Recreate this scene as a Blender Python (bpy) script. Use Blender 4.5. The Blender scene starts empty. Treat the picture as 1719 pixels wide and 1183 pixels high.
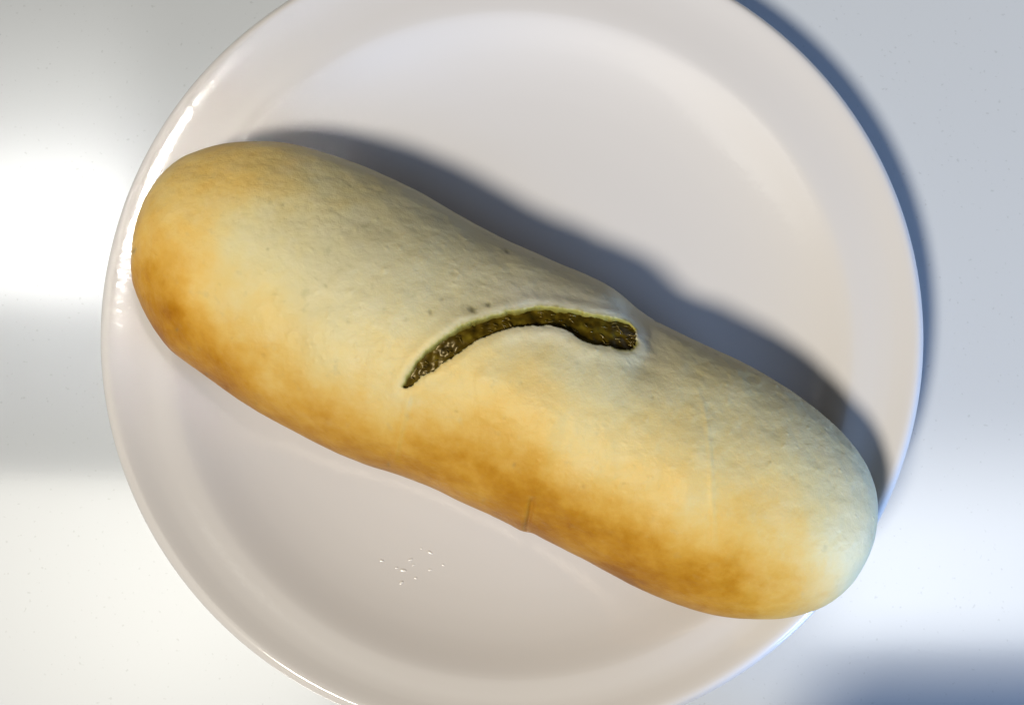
import bpy, bmesh, math, random
import numpy as np
from mathutils import Vector

R = math.radians
C = bpy.context.scene.collection
scn = bpy.context.scene

# ------------------------------------------------------------------ camera
cam_d = bpy.data.cameras.new('camera')
cam_d.sensor_width = 36.0
cam_d.lens = 55.08
cam_d.clip_start = 0.01
cam_d.clip_end = 50
cam = bpy.data.objects.new('camera', cam_d)
C.objects.link(cam)
cam.location = (0.0, -0.07229, 0.36739)
cam.rotation_euler = (R(11), 0, 0)
scn.camera = cam

# ------------------------------------------------------------------ world, lamps, exposure
world = bpy.data.worlds.new("World")
scn.world = world
world.use_nodes = True
bg = world.node_tree.nodes['Background']
bg.inputs['Color'].default_value = (0.60, 0.68, 0.92, 1)
bg.inputs['Strength'].default_value = 0.03
scn.view_settings.view_transform = 'Standard'
scn.view_settings.look = 'None'
scn.view_settings.exposure = 0.10
scn.view_settings.gamma = 1.0


def aim(o, target):
    d = (Vector(target) - o.location).normalized()
    o.rotation_euler = Vector((0, 0, -1)).rotation_difference(d).to_euler()


def area(name, loc, target, sx, sy, power, col, spread=180):
    d = bpy.data.lights.new(name, 'AREA')
    d.shape = 'RECTANGLE'
    d.size, d.size_y = sx, sy
    d.energy = power
    d.color = col
    d.spread = R(spread)
    o = bpy.data.objects.new(name, d)
    C.objects.link(o)
    o.location = loc
    aim(o, target)
    return o


# warm key from the lower left
kd = bpy.data.lights.new('key_lamp', 'SPOT')
kd.energy = 570
kd.color = (1.0, 0.92, 0.80)
kd.shadow_soft_size = 0.30
kd.spot_size = R(23)
kd.spot_blend = 1.0
key = bpy.data.objects.new('key_lamp', kd)
C.objects.link(key)
key.location = (-1.14, -1.466, 2.869)
aim(key, (0.17, 0.08, 0.0))


def soft_panel(name, loc, sx, sy, power, col, x_stops, y_stops, spread):
    """added panel lamp, strength graded across it to shape its reflection (stops: position, strength)"""
    o = area(name, loc, (loc[0] * 0.45, loc[1] * 0.55 - 0.02, 0), sx, sy, power, col, spread)
    d = o.data
    d.use_nodes = True
    nt = d.node_tree
    em = nt.nodes['Emission']
    par = nt.nodes.new('ShaderNodeNewGeometry').outputs['Parametric']
    sep = nt.nodes.new('ShaderNodeSeparateXYZ')
    nt.links.new(par, sep.inputs[0])
    outs = []
    for ax, stops in ((0, x_stops), (1, y_stops)):
        r = nt.nodes.new('ShaderNodeValToRGB')
        r.color_ramp.interpolation = 'EASE'
        e = r.color_ramp.elements
        while len(e) < len(stops):
            e.new(0.5)
        for el, (p, v) in zip(e, stops):
            el.position = p
            el.color = (v, v, v, 1)
        nt.links.new(sep.outputs[ax], r.inputs[0])
        outs.append(r.outputs[0])
    m = nt.nodes.new('ShaderNodeMath')
    m.operation = 'MULTIPLY'
    nt.links.new(outs[0], m.inputs[0])
    nt.links.new(outs[1], m.inputs[1])
    nt.links.new(m.outputs[0], em.inputs['Strength'])
    return o


# cool daylight, low, from the right
area('window_light', (0.62, -0.42, 0.165), (0, 0, 0.0), 0.36, 0.18, 6.4, (0.33, 0.55, 1.0))
# unseen panel lamps added to lay soft glare bands on the table
soft_panel('glare_panel', (-0.36, 0.245, 0.70), 0.24, 0.35, 0.027, (1.0, 0.99, 0.96), [(0, 1), (0.72, 1), (1, 0.0)],
           [(0, 0), (0.25, 0.0), (0.42, 1.0), (0.47, 1.0), (0.72, 0.42), (1, 0.28)], 28)
soft_panel('glare_panel', (-0.28, -0.040, 0.70), 0.40, 0.18, 0.027, (1.0, 0.97, 0.88), [(0, 1), (0.85, 1), (1, 0)], [(0, 0.7), (1, 1)], 44)
soft_panel('glare_panel', (0.29, 0.022, 0.70), 0.24, 0.175, 0.020, (0.92, 0.96, 1.0), [(0, 0), (0.3, 1), (1, 1)], [(0, 1), (0.38, 1), (1, 0)], 60)
# narrow-beam lamp added overhead to put a glint along the left rim
area('rim_glint_lamp', (0.03, 0.12, 0.70), (-0.095, 0.028, 0.012), 0.08, 0.07, 0.0060, (1.0, 0.99, 0.97), 5.5)

# ------------------------------------------------------------------ node helpers
def mat(name):
    m = bpy.data.materials.new(name)
    m.use_nodes = True
    nt = m.node_tree
    return m, nt, nt.nodes['Principled BSDF']


def node(nt, typ, **kw):
    n = nt.nodes.new(typ)
    for k, v in kw.items():
        if k.startswith('i_'):
            n.inputs[k[2:].replace('_', ' ')].default_value = v
        else:
            setattr(n, k, v)
    return n


def ramp(nt, stops):
    r = nt.nodes.new('ShaderNodeValToRGB')
    e = r.color_ramp.elements
    while len(e) < len(stops):
        e.new(0.5)
    for el, (p, c) in zip(e, stops):
        el.position = p
        el.color = (*c, 1) if len(c) == 3 else c
    return r


def mth(nt, op, a, b=None, clamp=False):
    n = nt.nodes.new('ShaderNodeMath')
    n.operation = op
    n.use_clamp = clamp
    for i, v in enumerate((a, b)):
        if v is None:
            continue
        if isinstance(v, (int, float)):
            n.inputs[i].default_value = v
        else:
            nt.links.new(v, n.inputs[i])
    return n.outputs[0]


def mixc(nt, fac, a, b, blend='MIX'):
    n = nt.nodes.new('ShaderNodeMix')
    n.data_type = 'RGBA'
    n.blend_type = blend
    for sock, v in ((n.inputs[0], fac), (n.inputs[6], a), (n.inputs[7], b)):
        if isinstance(v, (int, float)):
            sock.default_value = v
        elif isinstance(v, tuple):
            sock.default_value = (*v, 1)
        else:
            nt.links.new(v, sock)
    return n.outputs[2]


def noise(nt, vec, scale, detail=3, rough=0.5, dist=0.0):
    n = node(nt, 'ShaderNodeTexNoise')
    n.inputs['Scale'].default_value = scale
    n.inputs['Detail'].default_value = detail
    n.inputs['Roughness'].default_value = rough
    n.inputs['Distortion'].default_value = dist
    nt.links.new(vec, n.inputs['Vector'])
    return n.outputs['Fac']


def objco(nt):
    return nt.nodes.new('ShaderNodeTexCoord').outputs['Object']


def bump(nt, h, strength, dist, prev=None):
    b = nt.nodes.new('ShaderNodeBump')
    b.inputs['Strength'].default_value = strength
    b.inputs['Distance'].default_value = dist
    nt.links.new(h, b.inputs['Height'])
    if prev is not None:
        nt.links.new(prev, b.inputs['Normal'])
    return b.outputs[0]


# ------------------------------------------------------------------ materials
def table_material():
    m, nt, p = mat('white_laminate')
    co = objco(nt)
    big = noise(nt, co, 6, 2)
    col = mixc(nt, big, (0.58, 0.625, 0.67), (0.61, 0.655, 0.70))
    speck = noise(nt, co, 900, 1)
    r = ramp(nt, [(0.0, (1, 1, 1)), (0.70, (1, 1, 1)), (0.78, (0.85, 0.85, 0.85))])
    nt.links.new(speck, r.inputs[0])
    col = mixc(nt, 1.0, col, r.outputs[0], 'MULTIPLY')
    nt.links.new(col, p.inputs['Base Color'])
    p.inputs['Roughness'].default_value = 0.40
    p.inputs['Coat Weight'].default_value = 1.0
    p.inputs['Coat Roughness'].default_value = 0.09
    p.inputs['Coat IOR'].default_value = 2.8
    n = bump(nt, noise(nt, co, 900, 1), 0.012, 0.0002)
    nt.links.new(n, p.inputs['Coat Normal'])
    return m


def plate_material():
    m, nt, p = mat('glazed_white_ceramic')
    co = objco(nt)
    big = noise(nt, co, 18, 2)
    col = mixc(nt, big, (0.555, 0.543, 0.535), (0.58, 0.568, 0.555))
    nt.links.new(col, p.inputs['Base Color'])
    p.inputs['Roughness'].default_value = 0.42
    p.inputs['Coat Weight'].default_value = 1.0
    p.inputs['Coat Roughness'].default_value = 0.08
    p.inputs['Coat IOR'].default_value = 1.42
    p.inputs['Specular IOR Level'].default_value = 0.2
    h = noise(nt, co, 650, 2, 0.55)
    n = bump(nt, h, 0.09, 0.0004)
    n2 = bump(nt, noise(nt, co, 60, 1), 0.04, 0.002, n)
    nt.links.new(n2, p.inputs['Coat Normal'])
    return m


def crust_material():
    m, nt, p = mat('baked_dough_crust')
    co = objco(nt)
    at = lambda n: node(nt, 'ShaderNodeAttribute', attribute_name=n).outputs['Fac']
    br = at('browning')
    n1 = noise(nt, co, 70, 4, 0.6)
    n2 = noise(nt, co, 240, 4, 0.6, 0.1)
    v = mth(nt, 'ADD', br, mth(nt, 'MULTIPLY', mth(nt, 'SUBTRACT', n1, 0.5), 0.34))
    v = mth(nt, 'ADD', v, mth(nt, 'MULTIPLY', mth(nt, 'SUBTRACT', n2, 0.5), 0.26), True)
    r = ramp(nt, [(0.0, (0.50, 0.47, 0.305)), (0.22, (0.53, 0.475, 0.25)), (0.50, (0.57, 0.405, 0.125)),
                  (0.74, (0.48, 0.262, 0.028)), (0.92, (0.30, 0.122, 0.003)), (1.0, (0.22, 0.080, 0.001))])
    r.color_ramp.interpolation = 'B_SPLINE'
    nt.links.new(v, r.inputs[0])
    col = r.outputs[0]
    fl = noise(nt, co, 130, 5, 0.7)
    fr0 = ramp(nt, [(0.48, (0, 0, 0)), (0.72, (1, 1, 1))])
    nt.links.new(fl, fr0.inputs[0])
    col = mixc(nt, mth(nt, 'MULTIPLY', mth(nt, 'MULTIPLY', fr0.outputs[0], mth(nt, 'SUBTRACT', 0.85, v, True)), 0.40), col, (0.60, 0.55, 0.38))
    # unbaked pale dough round the slit and at the far tip
    pale = at('paleness')
    col = mixc(nt, mth(nt, 'MULTIPLY', pale, 0.75), col, (0.62, 0.615, 0.52))
    # grey-green freckles where the filling shows through the skin
    fk = noise(nt, co, 330, 2, 0.5)
    fr = ramp(nt, [(0.0, (0, 0, 0)), (0.64, (0, 0, 0)), (0.78, (1, 1, 1))])
    nt.links.new(fk, fr.inputs[0])
    fm = mth(nt, 'MULTIPLY', fr.outputs[0], mth(nt, 'SUBTRACT', 1.0, v, True))
    col = mixc(nt, mth(nt, 'MULTIPLY', fm, 0.45), col, (0.30, 0.29, 0.17))
    pit = at('pit')
    col = mixc(nt, mth(nt, 'MULTIPLY', pit, 0.85), col, (0.13, 0.12, 0.06))
    st = at('stain')
    sr = ramp(nt, [(0.0, (0.60, 0.575, 0.40)), (0.35, (0.30, 0.27, 0.07)), (0.65, (0.10, 0.085, 0.008)), (1.0, (0.03, 0.022, 0.003))])
    nt.links.new(mth(nt, 'ADD', st, mth(nt, 'MULTIPLY', mth(nt, 'SUBTRACT', n2, 0.5), 0.25), True), sr.inputs[0])
    sf = mth(nt, 'MULTIPLY', st, 2.6, True)
    col = mixc(nt, sf, col, sr.outputs[0])
    nt.links.new(col, p.inputs['Base Color'])
    p.inputs['Subsurface Weight'].default_value = 0.14
    p.inputs['Subsurface Radius'].default_value = (1.0, 0.55, 0.2)
    p.inputs['Subsurface Scale'].default_value = 0.0025
    rr = ramp(nt, [(0.0, (0.48,) * 3), (0.5, (0.43,) * 3), (1.0, (0.42,) * 3)])
    nt.links.new(v, rr.inputs[0])
    nt.links.new(rr.outputs[0], p.inputs['Roughness'])
    p.inputs['Specular IOR Level'].default_value = 0.22
    p.inputs['Specular Tint'].default_value = (1.0, 0.78, 0.42, 1)
    n = bump(nt, noise(nt, co, 260, 5, 0.66, 0.15), 0.27, 0.0009)
    n = bump(nt, noise(nt, co, 700, 3, 0.65), 0.22, 0.0004, n)
    nt.links.new(n, p.inputs['Normal'])
    return m


def filling_material():
    m, nt, p = mat('moist_green_filling')
    co = objco(nt)
    n1 = noise(nt, co, 330, 2, 0.55)
    r = ramp(nt, [(0.28, (0.014, 0.009, 0.001)), (0.52, (0.065, 0.042, 0.003)), (0.75, (0.14, 0.105, 0.009))])
    nt.links.new(n1, r.inputs[0])
    nt.links.new(r.outputs[0], p.inputs['Base Color'])
    p.inputs['Roughness'].default_value = 0.3
    p.inputs['Specular IOR Level'].default_value = 0.22
    p.inputs['Specular Tint'].default_value = (1.0, 0.85, 0.5, 1)
    n = bump(nt, noise(nt, co, 600, 1, 0.5), 0.2, 0.0004)
    nt.links.new(n, p.inputs['Normal'])
    return m


def shred_material():
    m, nt, p = mat('olive_shred')
    co = objco(nt)
    r = ramp(nt, [(0.35, (0.05, 0.032, 0.004)), (0.7, (0.22, 0.16, 0.035))])
    nt.links.new(noise(nt, co, 400, 2), r.inputs[0])
    nt.links.new(r.outputs[0], p.inputs['Base Color'])
    p.inputs['Roughness'].default_value = 0.2
    return m


M_TABLE, M_PLATE, M_CRUST = table_material(), plate_material(), crust_material()
M_FILL, M_SHRED = filling_material(), shred_material()


# ------------------------------------------------------------------ mesh helpers
def link_mesh(name, me, material, parent=None):
    me.materials.append(material)
    o = bpy.data.objects.new(name, me)
    C.objects.link(o)
    if parent:
        o.parent = parent
    return o


def smooth(me):
    me.polygons.foreach_set('use_smooth', np.ones(len(me.polygons), bool))


def grid_faces(nr, nc, wrap_c=False):
    i, j = np.meshgrid(np.arange(nr - 1), np.arange(nc if wrap_c else nc - 1), indexing='ij')
    j2 = (j + 1) % nc
    return np.stack([i * nc + j, i * nc + j2, (i + 1) * nc + j2, (i + 1) * nc + j], -1).reshape(-1, 4)


def mesh_np(name, v, quads, extra=()):
    me = bpy.data.meshes.new(name)
    v = np.asarray(v, np.float32).reshape(-1, 3)
    nq = len(quads)
    ex = list(extra)
    nl = nq * 4 + sum(len(e) for e in ex)
    me.vertices.add(len(v))
    me.vertices.foreach_set('co', v.ravel())
    me.loops.add(nl)
    idx = np.concatenate([np.asarray(quads, np.int32).ravel()] + [np.asarray(e, np.int32) for e in ex])
    me.loops.foreach_set('vertex_index', idx)
    me.polygons.add(nq + len(ex))
    tot = np.concatenate([np.full(nq, 4, np.int32), np.array([len(e) for e in ex], np.int32)])
    me.polygons.foreach_set('loop_start', np.concatenate([[0], np.cumsum(tot)[:-1]]).astype(np.int32))
    me.update(calc_edges=True)
    me.validate()
    smooth(me)
    return me


def lathe(name, prof, n=256):
    """closed profile of (r, z) from the axis out and back to the axis"""
    prof = np.array(prof, float)
    ang = np.linspace(0, 2 * np.pi, n, endpoint=False)
    inner = prof[1:-1]
    v = np.stack([inner[:, :1] * np.cos(ang), inner[:, :1] * np.sin(ang), np.repeat(inner[:, 1:], n, 1)], -1).reshape(-1, 3)
    q = grid_faces(len(inner), n, True)[:, ::-1]
    v = np.vstack([v, [[0, 0, prof[0, 1]], [0, 0, prof[-1, 1]]]])
    a, b = len(v) - 2, len(v) - 1
    last = (len(inner) - 1) * n
    tris = [(a, j, (j + 1) % n) for j in range(n)] + [(b, last + (j + 1) % n, last + j) for j in range(n)]
    return mesh_np(name, v, q, tris)


def curve_pts(pts, per=8):
    """Catmull-Rom through the points (open)"""
    p = np.array(pts, float)
    p = np.vstack([2 * p[0] - p[1], p, 2 * p[-1] - p[-2]])
    out = []
    for i in range(1, len(p) - 2):
        t = np.linspace(0, 1, per, endpoint=False)[:, None]
        a, b, c, d = p[i - 1], p[i], p[i + 1], p[i + 2]
        out.append(0.5 * ((2 * b) + (c - a) * t + (2 * a - 5 * b + 4 * c - d) * t ** 2 + (3 * b - a - 3 * c + d) * t ** 3))
    out.append(p[-2][None])
    return np.vstack(out)


def vnoise(p, scale, seed=0):
    """smooth 3-D value noise in -1..1"""
    q = np.asarray(p, float) * scale + seed * 17.31
    i = np.floor(q).astype(np.int64)
    f = q - i
    f = f * f * f * (f * (f * 6 - 15) + 10)

    def h(a, b, c):
        n = (a * 374761393 + b * 668265263 + c * 2147483647 + seed * 1274126177) & 0xffffffff
        n = ((n ^ (n >> 13)) * 1274126177) & 0xffffffff
        n = n ^ (n >> 16)
        return (n & 0xffff) / 32767.5 - 1
    r = 0
    for dx in (0, 1):
        for dy in (0, 1):
            for dz in (0, 1):
                w = (f[..., 0] if dx else 1 - f[..., 0]) * (f[..., 1] if dy else 1 - f[..., 1]) * (f[..., 2] if dz else 1 - f[..., 2])
                r = r + w * h(i[..., 0] + dx, i[..., 1] + dy, i[..., 2] + dz)
    return r


def sstep(a, b, x):
    t = np.clip((x - a) / (b - a), 0, 1)
    return t * t * (3 - 2 * t)


def poly_dist(P, line):
    """distance from points P (n,2) to an open polyline, and the position along it"""
    best = np.full(len(P), 1e9)
    pos = np.zeros(len(P))
    L = 0.0
    for a, b in zip(line[:-1], line[1:]):
        d = b - a
        ll = np.hypot(*d)
        t = np.clip(((P - a) @ d) / (ll * ll), 0, 1)
        dist = np.hypot(*(P - a - t[:, None] * d).T)
        m = dist < best
        best[m] = dist[m]
        pos[m] = L + t[m] * ll
        L += ll
    return best, pos / L


def inside(P, poly):
    r = np.zeros(len(P), bool)
    x, y = P.T
    for (x1, y1), (x2, y2) in zip(poly, np.roll(poly, -1, 0)):
        if y1 == y2:
            continue
        c = ((y1 > y) != (y2 > y)) & (x < (x2 - x1) * (y - y1) / (y2 - y1) + x1)
        r ^= c
    return r


# ------------------------------------------------------------------ measured plan outlines, millimetres
OUTLINE = [(-85.31,10.83),(-85.30,16.34),(-84.54,23.29),(-83.04,28.88),(-80.92,33.10),(-78.10,36.91),(-74.69,39.75),(-70.01,41.74),(-65.29,43.02),(-60.54,43.59),(-55.78,43.73),(-51.00,43.30),(-46.20,42.16),(-40.72,40.46),(-35.25,38.47),(-29.78,36.07),(-24.31,33.38),(-18.87,30.43),(-13.43,27.20),(-7.34,23.71),(-1.28,20.51),(4.77,17.73),(10.80,14.82),(16.14,12.62),(21.47,10.00),(25.18,7.39),(28.08,4.93),(31.37,2.47),(34.67,0.57),(39.93,-2.15),(45.18,-4.86),(51.07,-7.70),(56.93,-11.06),(62.10,-14.41),(67.24,-18.28),(70.68,-21.34),(73.58,-24.39),(76.06,-27.83),(77.87,-31.25),(79.14,-35.05),(79.64,-38.71),(79.59,-42.61),(78.90,-46.49),(77.71,-50.10),(76.02,-53.31),(73.82,-56.51),(70.87,-59.31),(67.83,-61.34),(64.31,-62.74),(60.42,-63.75),(56.55,-64.26),(52.06,-64.26),(47.57,-63.88),(43.10,-63.12),(38.63,-61.85),(33.52,-59.95),(28.41,-57.78),(23.29,-55.10),(18.16,-52.41),(11.72,-49.07),(5.90,-46.10),(4.35,-45.20),(3.18,-45.20),(1.62,-44.68),(-0.58,-43.38),(-5.79,-41.05),(-11.66,-38.45),(-16.24,-36.10),(-20.82,-34.13),(-27.39,-31.51),(-33.31,-29.67),(-39.25,-27.56),(-44.55,-25.05),(-49.87,-22.27),(-55.22,-19.48),(-60.59,-16.28),(-65.32,-13.07),(-70.08,-9.58),(-74.16,-6.75),(-77.18,-4.18),(-80.28,-0.11),(-82.60,3.97),(-84.22,7.39)]
SLIT_UPPER = [(-22.71,-16.82),(-21.48,-14.66),(-19.76,-12.24),(-15.65,-8.40),(-10.01,-4.81),(-3.72,-2.36),(2.59,-0.68),(7.01,0.09),(12.69,-0.68),(19.00,-1.33),(23.04,-1.33),(25.30,-1.85),(26.54,-3.01)]
SLIT_LOWER = [(-22.70,-17.07),(-21.21,-16.69),(-19.59,-15.42),(-16.23,-13.51),(-11.86,-10.84),(-7.48,-7.89),(-2.46,-5.58),(2.58,-4.29),(7.62,-4.17),(12.03,-5.45),(15.78,-7.64),(19.55,-8.15),(22.69,-8.66),(24.95,-8.53),(26.36,-6.74)]
BROWNING = [(-53.27,36.60,0.50),(-62.33,35.25,0.58),(-59.55,29.83,0.52),(-72.51,29.83,0.50),(-51.82,31.18,0.45),(-44.07,32.54,0.20),(-38.73,25.79,0.15),(-77.11,16.44,0.68),(-69.40,16.44,0.50),(-72.93,8.50,0.70),(-77.93,5.87,0.85),(-65.15,5.87,0.45),(-56.53,16.44,0.20),(-48.82,16.44,0.10),(-38.47,13.79,0.05),(-26.95,16.44,0.03),(-20.42,8.50,0.05),(-28.02,3.25,0.08),(-45.97,5.87,0.12),(-56.11,3.25,0.25),(-52.05,-4.58,0.35),(-60.95,-4.58,0.60),(-71.12,-4.58,0.85),(-76.31,-1.98,0.95),(-64.47,-12.33,0.98),(-58.15,-12.33,0.80),(-49.29,-12.33,0.55),(-40.49,-9.75,0.25),(-32.91,-8.46,0.15),(-42.84,-17.46,0.65),(-51.59,-20.01,0.95),(-40.13,-25.10,0.97),(-32.67,-21.29,0.60),(-27.74,-14.90,0.35),(-30.04,-27.63,0.90),(-22.45,-32.67,0.90),(-20.07,-22.56,0.50),(-15.01,-25.10,0.60),(-17.47,-30.15,0.85),(-10.01,-21.29,0.55),(-7.52,-14.90,0.42),(0.06,-14.90,0.35),(5.10,-21.29,0.45),(-1.19,-27.63,0.65),(-7.43,-35.18,0.85),(0.06,-41.42,0.95),(5.05,-37.68,0.85),(12.57,-32.67,0.50),(17.65,-25.10,0.30),(17.74,-16.18,0.12),(27.84,-16.18,0.10),(30.17,-27.63,0.28),(25.04,-35.18,0.45),(17.47,-42.66,0.75),(12.46,-47.62,0.95),(24.77,-53.77,0.95),(32.30,-47.62,0.75),(34.93,-40.18,0.40),(42.65,-30.15,0.28),(42.90,-20.01,0.15),(50.38,-22.56,0.12),(55.09,-32.67,0.22),(49.87,-40.18,0.40),(44.70,-47.62,0.60),(37.04,-57.44,0.90),(46.90,-57.44,0.80),(46.77,-62.31,0.85),(55.53,-57.44,0.70),(55.37,-62.31,0.75),(54.61,-47.62,0.50),(60.99,-42.66,0.40),(63.20,-50.09,0.55),(62.93,-57.44,0.50),(67.01,-47.62,0.20),(67.40,-37.68,0.08),(71.25,-35.18,0.03),(70.73,-47.62,0.05),(71.77,-52.54,0.05),(60.27,-27.63,0.08),(65.29,-27.63,0.05),(30.55,-5.87,0.05),(24.34,4.56,0.00),(5.17,4.56,0.00),(-7.62,9.82,0.00),(-10.23,16.44,0.03),(-1.22,12.46,0.05),(10.30,7.18,0.03),(-12.68,0.63,0.05),(5.13,-9.75,0.20),(12.74,-9.75,0.10),(22.86,-11.04,0.02),(-13.83,-16.18,0.35),(-20.15,-14.90,0.25)]
RIDGEA = [(-20.99,-17.49),(-22.48,-21.65),(-24.45,-27.45),(-25.91,-32.33)]
RIDGEB = [(37.38,-13.85),(39.81,-20.35),(40.62,-29.38),(41.12,-40.86),(41.67,-49.68)]
NOTCH = [(4.21,-38.64),(3.81,-41.75),(2.90,-45.61)]
DENT = [(27.21,2.90),(29.22,-1.35),(31.08,-5.97),(28.41,-11.23)]



# ------------------------------------------------------------------ table
def build_table():
    bm = bmesh.new()
    bmesh.ops.create_cube(bm, size=1)
    bmesh.ops.scale(bm, vec=(1.5, 0.9, 0.028), verts=bm.verts)
    bmesh.ops.translate(bm, vec=(0.05, 0.05, -0.022), verts=bm.verts)
    bmesh.ops.bevel(bm, geom=list(bm.edges), offset=0.002, segments=3, affect='EDGES')
    me = bpy.data.meshes.new('table_top')
    bm.to_mesh(me)
    bm.free()
    o = link_mesh('table_top', me, M_TABLE)
    o['kind'] = 'structure'


build_table()


# ------------------------------------------------------------------ unseen box added to shade the lower right corner
def build_blocker():
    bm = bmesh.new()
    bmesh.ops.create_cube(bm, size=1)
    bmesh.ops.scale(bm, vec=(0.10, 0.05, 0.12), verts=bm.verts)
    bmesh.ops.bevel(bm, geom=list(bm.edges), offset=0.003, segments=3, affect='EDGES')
    me = bpy.data.meshes.new('shade_blocker')
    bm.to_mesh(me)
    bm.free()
    m, nt, p = mat('blocker_grey')
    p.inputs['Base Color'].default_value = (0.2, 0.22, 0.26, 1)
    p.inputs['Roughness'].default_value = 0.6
    o = link_mesh('shade_blocker', me, m)
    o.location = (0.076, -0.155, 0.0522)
    o['label'] = 'unseen grey box added in front of the plate to shade the lower right corner of the table'
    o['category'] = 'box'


build_blocker()


# ------------------------------------------------------------------ plate
def build_plate():
    mm = [(0, 5.0), (20, 5.0), (36, 5.0), (46, 5.05), (52, 5.25), (58, 5.7), (62, 6.2), (66, 6.9), (70, 7.9), (73, 8.9), (75.5, 9.86), (77.2, 10.5), (78.4, 10.88), (79.6, 11.12),
          (82, 11.3), (85, 11.45), (88, 11.75), (90, 12.1), (91.3, 12.38), (92.4, 12.62), (93.3, 12.76), (94.1, 12.70), (94.8, 12.3), (95.4, 11.5), (95.6, 10.9), (95.3, 10.5),
          (94.4, 10.1), (92.5, 9.7), (90, 9.1), (86, 8.2), (82, 7.3), (78.5, 6.2), (75.5, 4.8), (72, 3.0), (68, 1.0),
          (64, -1.0), (61, -2.4), (59.5, -3.3), (58.6, -4.5), (57.6, -4.9), (56.4, -4.9), (55.4, -4.5), (54.5, -2.6), (50, 0.5), (40, 1.9), (20, 1.9), (0, 1.9)]
    prof = curve_pts(mm, 4) / 1000
    prof[:, 1] = np.where(prof[:, 1] < 0, prof[:, 1] * 1.6, prof[:, 1])
    prof[0, 0] = prof[-1, 0] = 0
    prof[:, 0] = np.maximum(prof[:, 0], 0)
    me = lathe('plate', prof, 360)
    co = np.zeros(len(me.vertices) * 3, np.float32)
    me.vertices.foreach_get('co', co)
    co = co.reshape(-1, 3)
    # the rim sits a little off the centre of the well, as on a hand-jiggered plate
    co[:, 1] += 0.0018 + 0.0032 * sstep(0.080, 0.093, np.hypot(co[:, 0], co[:, 1]))
    me.vertices.foreach_set('co', co.ravel())
    me.update()
    o = link_mesh('plate', me, M_PLATE)
    o['label'] = 'round white glazed plate with a wide rim under the bread roll'
    o['category'] = 'plate'


build_plate()


# ------------------------------------------------------------------ bread roll
OUT = np.array(OUTLINE)
AX = np.array([164.6, -55.2])
AX = AX / np.hypot(*AX)
NV = np.array([-AX[1], AX[0]])
uv = np.stack([OUT @ AX, OUT @ NV], 1)
iL, iR = int(np.argmin(uv[:, 0])), int(np.argmax(uv[:, 0]))
n_out = len(uv)


def side(i0, i1, step):
    s = [uv[i0]]
    i = i0
    while i != i1:
        i = (i + step) % n_out
        s.append(uv[i])
    return curve_pts(s, 10)


U0, U1 = uv[iL, 0], uv[iR, 0]
UM, UH = (U0 + U1) / 2, (U1 - U0) / 2


def t_of(u):
    return np.arccos(np.clip((UM - u) / UH, -1, 1))


up_side, lo_side = side(iL, iR, 1), side(iL, iR, -1)


def table_v(s):
    t = np.maximum.accumulate(t_of(s[:, 0]))
    tt = np.linspace(0, np.pi, 1201)
    v = np.interp(tt, t, s[:, 1])
    k = np.hanning(19)
    k /= k.sum()
    vs = np.convolve(np.pad(v, 9, mode='edge'), k, 'valid')
    w = np.clip(np.minimum(tt, np.pi - tt) / 0.12, 0, 1)
    return tt, v * (1 - w) + vs * w


TT, V_UP = table_v(up_side)
_, V_LO = table_v(lo_side)
N_TOP, N_BOT = 1.84, 2.6
Z_FLOOR = 0.0052


def section(t):
    """centre line, half width (mm) and the three heights (m) at station t"""
    a, b = np.interp(t, TT, V_UP), np.interp(t, TT, V_LO)
    cap = np.sin(t)
    w = (a - b) / 2
    wide = np.clip(w / 27.0, 0, 1.2)
    zc = 0.0215 + 0.0030 * (1 - cap ** 1.2)
    ht = 0.0258 * (0.35 * cap ** 0.8 + 0.65 * np.minimum(wide, cap ** 0.75 * 1.15))
    hb = (zc - Z_FLOOR) * cap ** 0.9
    return (a + b) / 2, w, zc, ht, hb


def top_z(P):
    """undisplaced crust height at plan points (mm)"""
    u, v = P @ AX, P @ NV
    c, w, zc, ht, hb = section(t_of(u))
    x = np.clip(np.abs(v - c) / np.maximum(w, 1e-6), 0, 1)
    return zc + ht * (1 - x ** N_TOP) ** (1 / N_TOP)


UPPER, LOWER = curve_pts(SLIT_UPPER, 6), curve_pts(SLIT_LOWER, 6)
SLIT_POLY = np.vstack([UPPER, LOWER[::-1]])


def slit_shape(P):
    """depth of the cut 0..1 and the olive staining of its edge"""
    du, pu = poly_dist(P, UPPER)
    dl, pl = poly_dist(P, LOWER)
    ins = inside(P, SLIT_POLY)
    d = np.minimum(du, dl)
    s = np.where(ins, d, -d)
    Q = np.c_[P, np.zeros(len(P))]
    wob = vnoise(Q, 0.6, 5) * 0.28 + vnoise(Q, 1.9, 6) * 0.16
    su, sl = np.where(ins, du, -d) + wob, np.where(ins, dl, -d) + wob
    depth = np.minimum(sstep(-1.1, 2.4, su), sstep(-0.2, 0.7, sl))
    depth = np.where(su > -1.6, depth, 0)
    upside = (du < dl) | (pl > 0.88)
    stain = np.where(upside, sstep(-1.9, 2.2, s + wob), sstep(-0.35, 0.6, s + wob))
    return depth, stain, s, np.where(upside, du, dl)


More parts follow.
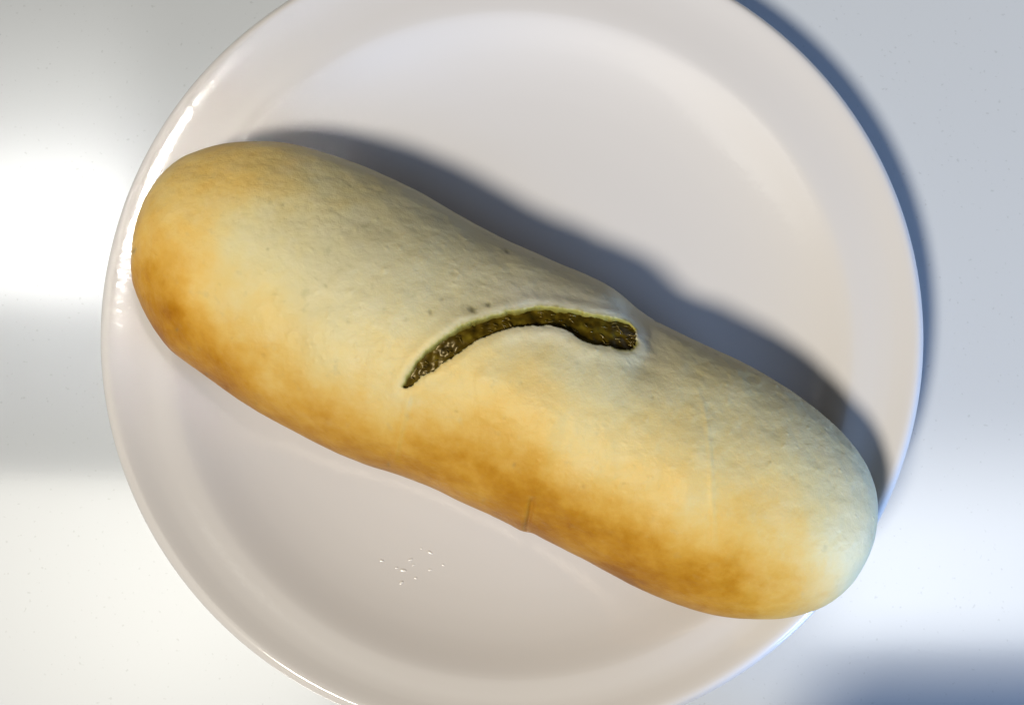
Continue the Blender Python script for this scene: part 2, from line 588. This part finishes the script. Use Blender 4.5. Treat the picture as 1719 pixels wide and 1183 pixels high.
def crust():
    NT, NA = 860, 470
    t = np.linspace(0.0, np.pi, NT + 2)[1:-1]
    ntop = 390
    th = np.concatenate([np.linspace(0, np.pi, ntop, endpoint=False), np.linspace(np.pi, 2 * np.pi, NA - ntop, endpoint=False)])
    c, w, zc, ht, hb = (k[:, None] for k in section(t))
    u = UM - UH * np.cos(t)[:, None]
    ct, sn = np.cos(th)[None], np.sin(th)[None]
    n = np.where(sn >= 0, N_TOP, N_BOT)
    x = np.sign(ct) * np.abs(ct) ** (2 / n)
    z = np.abs(sn) ** (2 / n)
    v = c + w * x
    Z = np.where(sn >= 0, zc + ht * z, zc - hb * z)
    plan = (u[..., None] * AX + v[..., None] * NV).reshape(-1, 2)
    Z = Z.reshape(-1)
    P3 = np.c_[plan, Z * 1000]
    # outward direction, close enough for small displacements
    cx = (u[..., None] * AX + c[..., None] * NV)
    cx = np.broadcast_to(cx, (NT, NA, 2)).reshape(-1, 2)
    wv = np.broadcast_to(w, (NT, NA)).reshape(-1)
    hv = np.where(Z > np.broadcast_to(zc, (NT, NA)).reshape(-1), np.broadcast_to(ht, (NT, NA)).reshape(-1), np.broadcast_to(hb, (NT, NA)).reshape(-1)) * 1000
    zcv = np.broadcast_to(zc, (NT, NA)).reshape(-1) * 1000
    g = np.c_[(plan - cx) / np.maximum(wv, 3)[:, None] ** 2, (Z * 1000 - zcv) / np.maximum(hv, 3) ** 2]
    endk = np.broadcast_to((-np.cos(t) ** 9)[:, None], (NT, NA)).reshape(-1)
    g[:, :2] += AX[None] * (endk * 0.05)[:, None]
    nrm = g / np.maximum(np.linalg.norm(g, axis=1), 1e-9)[:, None]
    upf = sstep(0.0, 0.5, nrm[:, 2])
    # soft lumps of the dough
    disp = 0.55 * vnoise(P3, 1 / 21, 1) + 0.26 * vnoise(P3, 1 / 8.5, 2) + 0.10 * vnoise(P3, 1 / 3.2, 3) + 0.045 * vnoise(P3, 1 / 1.3, 4)
    keep = sstep(0.15, 0.6, np.abs(nrm[:, 2]))
    disp *= 0.35 + 0.65 * keep
    # stretch lines, the pinched seam and the dent beyond the slit
    da, pa = poly_dist(plan, curve_pts(RIDGEA, 6))
    side_u = (plan @ AX) - np.interp(plan @ NV, np.sort(np.array(RIDGEA) @ NV), (np.array(RIDGEA) @ AX)[np.argsort(np.array(RIDGEA) @ NV)])
    disp += upf * (0.2 * np.exp(-(da / 0.6) ** 2) - 0.15 * np.exp(-((da - 1.1) / 0.7) ** 2) * (side_u > 0)) * sstep(0, .15, pa) * sstep(1, .85, pa)
    db, pb = poly_dist(plan, curve_pts(RIDGEB, 6))
    disp += upf * (0.13 * np.exp(-(db / 0.5) ** 2) - 0.04 * np.exp(-((db - 1.2) / 0.8) ** 2)) * sstep(0, .25, pb) * sstep(1, .93, pb)
    dn, pn = poly_dist(plan, curve_pts(NOTCH, 6))
    disp -= 0.9 * np.exp(-(dn / 0.6) ** 2) * sstep(-0.3, 0.2, nrm[:, 2]) * sstep(0, .35, pn)
    dd, pd = poly_dist(plan, curve_pts(DENT, 6))
    disp -= upf * 1.0 * np.exp(-(dd / 4.2) ** 2)
    # slit cut into the top
    top = nrm[:, 2] > 0.1
    depth = np.zeros(len(plan)); stain = np.zeros(len(plan)); sd = np.full(len(plan), -99.0)
    near = top & (plan[:, 0] > -29) & (plan[:, 0] < 34) & (plan[:, 1] > -24) & (plan[:, 1] < 8)
    depth[near], stain[near], sd[near], _ = slit_shape(plan[near])
    lipd = np.where(near, sd, -99)
    lip = np.exp(-((lipd + 1.6) / 1.5) ** 2)
    disp += 0.35 * lip
    # small pits in the skin
    rng = np.random.default_rng(8)
    pit = np.zeros(len(plan))
    spots = [(-8.3, -0.9, .75, 1.0), (-4.9, 0.4, .45, .9), (-17.0, -1.6, .45, .55), (-1.0, 14.6, .55, .8), (-83.6, 15.8, .5, .7), (32.2, 1.2, .4, .6)]
    for _ in range(70):
        spots.append((rng.uniform(-75, 66), rng.uniform(-45, 38), rng.uniform(.18, .42), rng.uniform(.12, .45)))
    for (sx, sy, r, k) in spots:
        m = top & (np.abs(plan[:, 0] - sx) < 3) & (np.abs(plan[:, 1] - sy) < 3)
        q = plan[m] - (sx, sy)
        a = rng.uniform(0, 3.1)
        qa, qb = q @ (np.cos(a), np.sin(a)), q @ (-np.sin(a), np.cos(a))
        e = np.exp(-((qa / (r * 1.4)) ** 2 + (qb / r) ** 2) * (1 + 0.5 * vnoise(np.c_[q, q[:, :1]], 2.5, 9)))
        pit[m] = np.maximum(pit[m], e * k)
    disp -= 0.3 * pit
    # small blisters and flakes of the skin that catch the lamp
    for (cx0, cy0, sx0, sy0, cnt) in ((-52, -1, 7, 8, 70), (-36, -12, 8, 5, 30), (19, -36, 7, 4, 40), (0, -27, 12, 5, 26), (-10, 8, 34, 12, 70), (42, -28, 16, 12, 40)):
        for _ in range(cnt):
            sx, sy = rng.normal(cx0, sx0), rng.normal(cy0, sy0)
            m = np.where(top & (np.abs(plan[:, 0] - sx) < 1.6) & (np.abs(plan[:, 1] - sy) < 1.6))[0]
            q = plan[m] - (sx, sy)
            a = rng.uniform(0, 3.1)
            r = rng.uniform(.16, .36)
            qa, qb = q @ (np.cos(a), np.sin(a)), q @ (-np.sin(a), np.cos(a))
            disp[m] += rng.uniform(0.04, 0.15) * np.exp(-(qa / (r * 1.7)) ** 2 - (qb / r) ** 2)
    V = np.c_[plan, Z * 1000] + nrm * disp[:, None]
    V[:, 2] -= depth * 4.2
    # resting on the plate: nothing lower than the glaze
    rr = np.hypot(V[:, 0], V[:, 1] - 2.5)
    floor = np.interp(rr, [0, 36, 46, 52, 58, 62, 66, 70, 73, 75.5, 77.2, 79.6, 85, 88, 90, 91.5, 93.9, 95.2], [5, 5, 5.05, 5.25, 5.7, 6.2, 6.9, 7.9, 8.9, 9.9, 10.65, 11.2, 11.45, 11.72, 12.02, 12.32, 12.8, 12.05]) + 0.15
    V[:, 2] = np.where(rr < 96, np.maximum(V[:, 2], floor), V[:, 2])
    # browning of the crust
    B = np.array(BROWNING)
    num = np.zeros(len(plan)); den = np.zeros(len(plan))
    wq = plan + np.c_[vnoise(P3, 1 / 9, 11), vnoise(P3, 1 / 9, 12)] * 2.2
    for bx, by, bv in B:
        k = np.exp(-((wq[:, 0] - bx) ** 2 + (wq[:, 1] - by) ** 2) / (2 * 4.6 ** 2)) + 1e-9 / (1 + (wq[:, 0] - bx) ** 2 + (wq[:, 1] - by) ** 2)
        num += k * bv
        den += k
    br = num / den
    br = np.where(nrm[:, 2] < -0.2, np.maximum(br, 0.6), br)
    ps, _ = poly_dist(plan, UPPER[len(UPPER) // 2:])
    pale = np.exp(-(ps / 6.5) ** 2) * 0.9
    pt = np.exp(-(((plan @ AX) - (U1 - 4)) / 8.0) ** 2) * (0.4 + 0.6 * sstep(-4, 6, plan @ NV - 0)) * 0.6
    pale = np.clip(np.maximum(pale, pt) * (1 + 0.35 * vnoise(P3, 1 / 4, 14)), 0, 1)
    # tips
    i = len(V)
    V = np.vstack([V, V[:NA].mean(0), V[NA * (NT - 1):NA * NT].mean(0)])
    q = grid_faces(NT, NA, True)
    lastr = NA * (NT - 1)
    tri = [(i, (j + 1) % NA, j) for j in range(NA)] + [(i + 1, lastr + j, lastr + (j + 1) % NA) for j in range(NA)]
    me = mesh_np('bread_roll', V / 1000, q, tri)
    for nm, arr in (('browning', br), ('stain', stain), ('paleness', pale), ('pit', pit)):
        a = me.attributes.new(nm, 'FLOAT', 'POINT')
        e = np.concatenate([arr, arr[:1], arr[-1:]]).astype(np.float32)
        a.data.foreach_set('value', e)
    return me


roll = bpy.data.objects.new('bread_roll', None)
roll.empty_display_size = 0.03
C.objects.link(roll)
roll.location = (0, 0, 0.005)
roll['label'] = 'golden baked bread roll with a curved slit showing dark green filling, on the white plate'
roll['category'] = 'bread roll'


def part(name, me, material, parent):
    o = link_mesh(name, me, material, parent)
    if parent is roll:
        o.location = (0, 0, -0.005)
    return o


part('crust', crust(), M_CRUST, roll)


def filling_z(P):
    Q = np.c_[P, np.zeros(len(P))]
    return top_z(P) * 1000 - 1.4 + 0.45 * vnoise(Q, 1 / 2.2, 21) + 0.20 * vnoise(Q, 1 / 1.1, 22) + 0.05 * vnoise(Q, 1 / 0.5, 23)


def filling():
    n, k = 240, 44
    a = curve_pts(SLIT_UPPER, 24)
    b = curve_pts(SLIT_LOWER, 24)

    def res(l):
        s = np.concatenate([[0], np.cumsum(np.hypot(*np.diff(l, axis=0).T))])
        t = np.linspace(0, s[-1], n)
        return np.c_[np.interp(t, s, l[:, 0]), np.interp(t, s, l[:, 1])]
    a, b = res(a), res(b)
    f = np.linspace(-0.25, 1.25, k)[None, :, None]
    G = (a[:, None] * (1 - f) + b[:, None] * f)
    P = G.reshape(-1, 2)
    z = filling_z(P)
    topv = np.c_[P, z]
    botv = np.c_[P, z - 3.0]
    q = grid_faces(n, k)[:, ::-1]
    m = n * k
    qb = grid_faces(n, k) + m
    ring = [r * k for r in range(n)] + [(n - 1) * k + j for j in range(1, k)] + [r * k + k - 1 for r in range(n - 2, -1, -1)] + [j for j in range(k - 2, 0, -1)]
    skirt = [(ring[i], ring[i - 1], ring[i - 1] + m, ring[i] + m) for i in range(len(ring))]
    return mesh_np('filling', np.vstack([topv, botv]) / 1000, np.vstack([q, qb, np.array(skirt)]))


fill = part('filling', filling(), M_FILL, roll)


def shreds():
    rng = np.random.default_rng(4)
    vs, qs = [], []
    mid = (np.array(curve_pts(SLIT_UPPER, 10)), np.array(curve_pts(SLIT_LOWER, 10)))
    made = 0
    while made < 80:
        s = rng.uniform(0.1, 0.99)
        f = rng.uniform(0.12, 0.98)
        A = mid[0][int(s * (len(mid[0]) - 1))]
        B = mid[1][int(s * (len(mid[1]) - 1))]
        c = A * (1 - f) + B * f
        ang = rng.uniform(-1.2, 0.4)
        L = rng.uniform(0.6, 2.0)
        bend = rng.uniform(-0.9, 0.9)
        tt = np.linspace(-0.5, 0.5, 7)
        d = np.c_[np.cos(ang + bend * tt), np.sin(ang + bend * tt)]
        line = c + np.cumsum(d, 0) * L / 7
        z = filling_z(line) + rng.uniform(0.0, 0.35) + 0.25 * np.cos(tt * np.pi)
        rad = rng.uniform(0.07, 0.13) * (1 - (2 * tt) ** 4 * 0.75)
        ring = np.linspace(0, 2 * np.pi, 6, endpoint=False)
        nn = np.c_[-d[:, 1], d[:, 0]]
        v = np.zeros((7, 6, 3))
        v[..., :2] = line[:, None] + nn[:, None] * (np.cos(ring)[None] * rad[:, None])[..., None]
        v[..., 2] = z[:, None] + np.sin(ring)[None] * rad[:, None]
        base = sum(len(x) for x in vs)
        vs.append(v.reshape(-1, 3))
        qs.append(grid_faces(7, 6, True) + base)
        made += 1
    return mesh_np('filling_shreds', np.vstack(vs) / 1000, np.vstack(qs))


sh = link_mesh('filling_shreds', shreds(), M_SHRED, fill)
sh['kind'] = 'stuff'


# ------------------------------------------------------------------ small glossy domes on the plate below the roll
DOMES = [(-29.85, -50.60, 0.42), (-23.29, -50.33, 0.45), (-18.80, -48.70, 0.50), (-24.90, -52.77, 0.50), (-25.27, -55.61, 0.45), (-22.02, -54.53, 0.30), (-18.76, -52.64, 0.33), (-15.77, -51.55, 0.28), (-20.86, -47.75, 0.26), (-26.41, -52.23, 0.26), (-22.60, -51.55, 0.28), (-20.11, -53.99, 0.24), (-28.33, -51.69, 0.24), (-23.66, -53.99, 0.30), (-17.01, -49.79, 0.24), (-21.59, -56.42, 0.22)]


def build_domes():
    m, nt, p = mat('pale_gloss')
    p.inputs['Base Color'].default_value = (0.66, 0.65, 0.62, 1)
    p.inputs['Roughness'].default_value = 0.28
    p.inputs['Specular IOR Level'].default_value = 1.0
    rng = random.Random(3)
    for k, (x, y, r) in enumerate(DOMES[:11]):
        r *= 0.8
        rr = math.hypot(x, y - 2.0)
        zf = float(np.interp(rr, [0, 46, 52, 58, 62, 66], [5.0, 5.05, 5.25, 5.7, 6.2, 6.9]))
        prof = [(0, -0.10), (r * 0.9, -0.10), (r, 0.0), (r * 0.86, 0.07 * r), (r * 0.62, 0.15 * r), (r * 0.33, 0.20 * r), (0, 0.22 * r)]
        o = link_mesh('glossy_dome', lathe('glossy_dome', np.array(prof[::-1]) / 1000, 14), m)
        o.location = (x / 1000, y / 1000, zf / 1000)
        o.rotation_euler = (0, 0, rng.uniform(-0.5, 0.9))
        o.scale = (rng.uniform(1.0, 1.9), rng.uniform(0.6, 1.0), 1)
        o['label'] = 'tiny pale glossy dome in the cluster on the white plate below the roll'
        o['category'] = 'grease drop'
        o['group'] = 'glossy domes on the plate below the roll'


build_domes()
